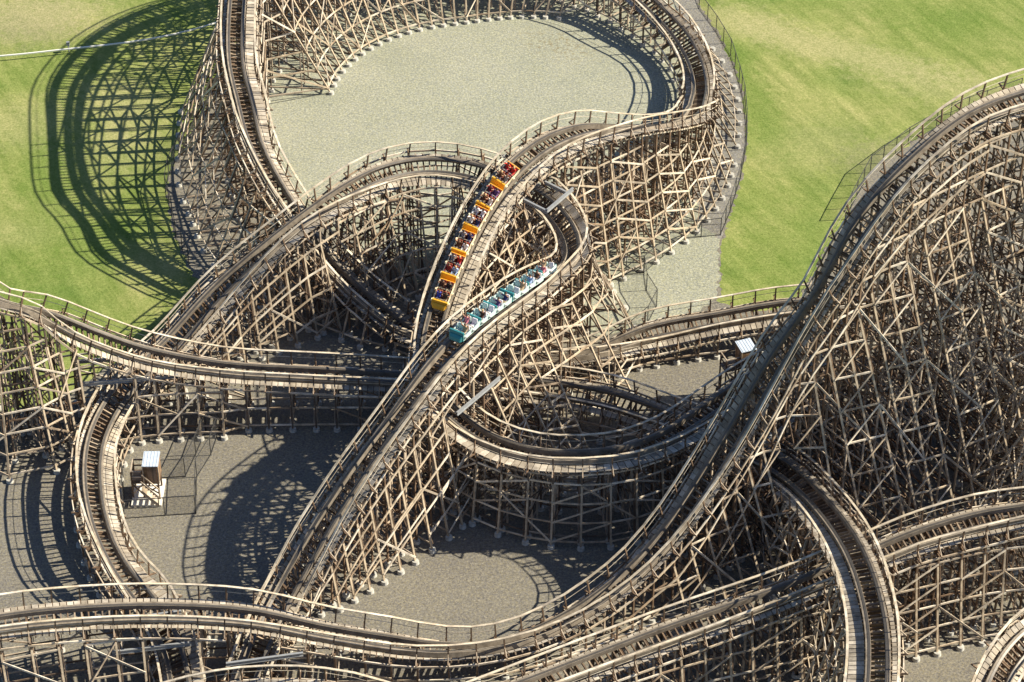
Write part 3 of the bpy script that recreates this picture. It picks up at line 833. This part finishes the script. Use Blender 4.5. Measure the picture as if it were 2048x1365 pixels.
# --- riders: one continuous skinned figure in a few poses
def rider_mesh(pose):
    """seated figure, hips at the origin, facing +Y"""
    v, e, rad = [], [], []

    def add(p, r, parent=None):
        v.append(p); rad.append(r); k = len(v) - 1
        if parent is not None: e.append((parent, k))
        return k
    pel = add((0, 0, .08), .15)
    wa = add((0, -.02, .25), .135, pel); ch = add((0, -.04, .46), .155, wa); ne = add((0, -.03, .60), .055, ch)
    hd = add((0, .0, .70), .085, ne); cr = add((0, .0, .80), .085, hd); add((0, .10, .725), .018, hd)
    for sg in (-1, 1):
        hp = add((sg*.10, .10, .08), .095, pel); kn = add((sg*.12, .46, .13), .068, hp); an = add((sg*.12, .52, -.22), .045, kn); add((sg*.12, .66, -.26), .038, an)
        sh = add((sg*.19, -.04, .50), .065, ch)
        up = pose == 'up' or (pose == 'one' and sg > 0)
        if up: el, wr, hnd, fd = (sg*.30, .05, .76), (sg*.33, .08, 1.00), (sg*.33, .09, 1.07), (0, .15, 1)
        elif pose == 'half': el, wr, hnd, fd = (sg*.34, .10, .58), (sg*.26, .24, .76), (sg*.25, .27, .83), (-sg*.1, .3, 1)
        else: el, wr, hnd, fd = (sg*.27, .05, .27), (sg*.2, .26, .34), (sg*.19, .33, .35), (0, 1, -.25)
        k1 = add(el, .046, sh); k2 = add(wr, .030, k1); k3 = add(hnd, .036, k2)
        d = V(fd).normalized(); sx = V((1, 0, 0))
        for q in range(4):
            ln = (.075, .09, .095, .08)[q]
            b_ = V(hnd) + sx * (q - 1.5) * .020 + d * .03
            f1 = add(tuple(b_), .010, k3); f2 = add(tuple(b_ + d * ln * .55 + V((0, .012, 0))), .009, f1); add(tuple(b_ + d * ln + V((0, .03, 0))), .008, f2)
        th = V(hnd) - sx * sg * .045 + d * .005
        t1 = add(tuple(th), .011, k3); add(tuple(th + d * .05 - sx * sg * .012), .009, t1)
    me = bpy.data.meshes.new('rider'); me.from_pydata(v, e, [])
    o = bpy.data.objects.new('rider_tmp', me); COL.objects.link(o)
    sk = o.modifiers.new('skin', 'SKIN'); sk.use_smooth_shade = True
    for d_, r_ in zip(me.skin_vertices[0].data, rad): d_.radius = (r_, r_)
    me.skin_vertices[0].data[0].use_root = True
    sb = o.modifiers.new('sub', 'SUBSURF'); sb.levels = 1; sb.render_levels = 1
    dg = bpy.context.evaluated_depsgraph_get(); dg.update()
    out = bpy.data.meshes.new_from_object(o.evaluated_get(dg)); bpy.data.objects.remove(o)
    out.name = 'person'
    for k in range(4): out.materials.append(M['skin'])              # skin, shirt, trousers, eyes
    for p in out.polygons:
        c = p.center; m_ = 0
        if c.z < .16 or (c.y > .2 and c.z < .25 and abs(c.x) < .2 and c.z < .2): m_ = 2
        elif c.z < .585 and abs(c.x) < .27 and not (abs(c.x) < .06 and c.z > .56): m_ = 1
        elif up_arm(c, pose): m_ = 1
        elif c.z > .715 and c.z < .75 and .02 < abs(c.x) < .05 and c.y > .06: m_ = 3
        p.material_index = m_
    return out


def up_arm(c, pose): return .26 < abs(c.x) < .32 and .5 < c.z < .66


M['skin'] = plain('skin', (0.42, 0.24, 0.15), 0.6, 0, 0.05)
SH = {'red': (.55, .03, .02), 'white': (.75, .75, .76), 'grey': (.28, .28, .30), 'black': (.03, .03, .035), 'dark brown': (.09, .04, .025), 'blue': (.03, .06, .5), 'navy': (.02, .03, .12), 'light blue': (.35, .48, .72),
      'dark red': (.2, .02, .025), 'purple': (.16, .08, .22), 'pink': (.6, .2, .25), 'tan': (.42, .3, .18)}
SM = {k: plain(k.replace(' ', '_') + '_cloth', c, .85, 0, .08) for k, c in SH.items()}
TR = [plain('denim', (.06, .08, .16), .85), plain('khaki', (.3, .24, .15), .85)]
EYE = plain('eye', (.02, .02, .02), .3)
HAIRM = [plain('dark_hair', (.025, .015, .01), .6), plain('brown_hair', (.10, .05, .025), .6), plain('fair_hair', (.42, .30, .14), .6)]
POSE = {k: rider_mesh(k) for k in ('up', 'one', 'half', 'down')}


def hair_mesh():
    bm = bmesh.new(); bmesh.ops.create_uvsphere(bm, u_segments=12, v_segments=8, radius=.105)
    for v_ in bm.verts:
        v_.co.y *= 1.08
        if v_.co.z < -.01: v_.co.z = -.01 + (v_.co.z + .01) * (1.0 if v_.co.y < 0 else .15)
        v_.co += V((0, -.018, .765))
    bmesh.ops.delete(bm, geom=[f for f in bm.faces if f.calc_center_median().y > .045 and f.calc_center_median().z < .79], context='FACES')
    me = bpy.data.meshes.new('hair'); bm.to_mesh(me); bm.free(); me.materials.append(HAIRM[0])
    for p in me.polygons: p.use_smooth = True
    return me


HAIR = hair_mesh()


def rider(mtx, row, sx, shirt, pose, label, hair):
    o = bpy.data.objects.new('person', POSE[pose]); COL.objects.link(o)
    for k, m_ in enumerate((M['skin'], SM[shirt], TR[random.randrange(2)], EYE)):
        o.material_slots[k].link = 'OBJECT'; o.material_slots[k].material = m_
    o.matrix_world = mtx @ Matrix.Translation((sx, ROWS[row] - .14, .47))
    tag(o, label, 'person', 'riders on the coaster trains')
    h = bpy.data.objects.new('hair', HAIR); COL.objects.link(h); h.parent = o
    h.material_slots[0].link = 'OBJECT'; h.material_slots[0].material = HAIRM[hair]


def train(run, head_px, tail_px, ncar, paint, seat, trim, side, label, name_c, riders, ords):
    r = RUNS[run]; ih, it = nearest(r, *head_px), nearest(r, *tail_px)
    root = thing('coaster_train', label, 'coaster train')
    first = None
    for c in range(ncar):
        i = int(round(ih + (it - ih) * c / (ncar - 1)))
        F = frame(r, i) @ Matrix.Translation((0, 0, .02)) @ Matrix.Diagonal((.84, .97, .84, 1))
        if c == 0: car = make_car(root, paint, seat, trim, side, True)
        elif c == 1: car = make_car(root, paint, seat, trim, side, False); first = car
        else: car = clone_tree(first, root)
        car.matrix_world = F
        for (row, sx), spec in zip(((0, -.3), (0, .3), (1, -.3), (1, .3)), riders[c]):
            if not spec: continue
            shirt, pose = spec
            lab = 'rider in %s top, %s row %s seat of the %s %s car' % (shirt, ('front', 'rear')[row], ('right', 'left')[sx < 0], ords[c], name_c)
            rider(F, row, sx, shirt, pose, lab, random.choice((0, 0, 1, 1, 2)))


YR = [[('blue', 'up'), ('black', 'half'), ('dark brown', 'half'), ('black', 'down')],
      [('dark red', 'down'), ('light blue', 'down'), ('grey', 'half'), ('red', 'up')],
      [('dark brown', 'up'), ('white', 'down'), ('grey', 'half'), ('navy', 'half')],
      [('white', 'half'), ('navy', 'up'), ('white', 'down'), ('white', 'half')],
      [('dark brown', 'half'), ('white', 'up'), ('dark red', 'half'), ('purple', 'down')],
      [('dark brown', 'half'), ('grey', 'up'), ('red', 'half'), ('red', 'down')]]
# sx<0 is the rider's left, which lies at the right of the picture for a train coming towards us
for c in YR: c[0], c[1], c[2], c[3] = c[1], c[0], c[3], c[2]
TRD = [[('tan', 'up'), None, None, ('pink', 'up')],
       [('dark brown', 'up'), None, None, None],
       [('purple', 'half'), None, ('navy', 'half'), None],
       [None, None, ('tan', 'up'), None],
       [('light blue', 'up'), None, ('dark brown', 'half'), None],
       [('pink', 'half'), None, None, ('tan', 'up')]]
ords = ['first', 'second', 'third', 'fourth', 'fifth', 'last']
train('yellow', (886, 596), (1008, 358), 6, M['yellow'], M['seat_red'], M['cream'], M['cream'], 'yellow six car coaster train full of riders descending towards the camera', 'yellow', YR, ords)
train('arch', (928, 669), (1088, 556), 6, M['teal'], M['seat_white'], M['white'], M['paleteal'], 'teal and white six car coaster train cresting the high track', 'teal', TRD, ords)
print('objects', len(bpy.data.objects))
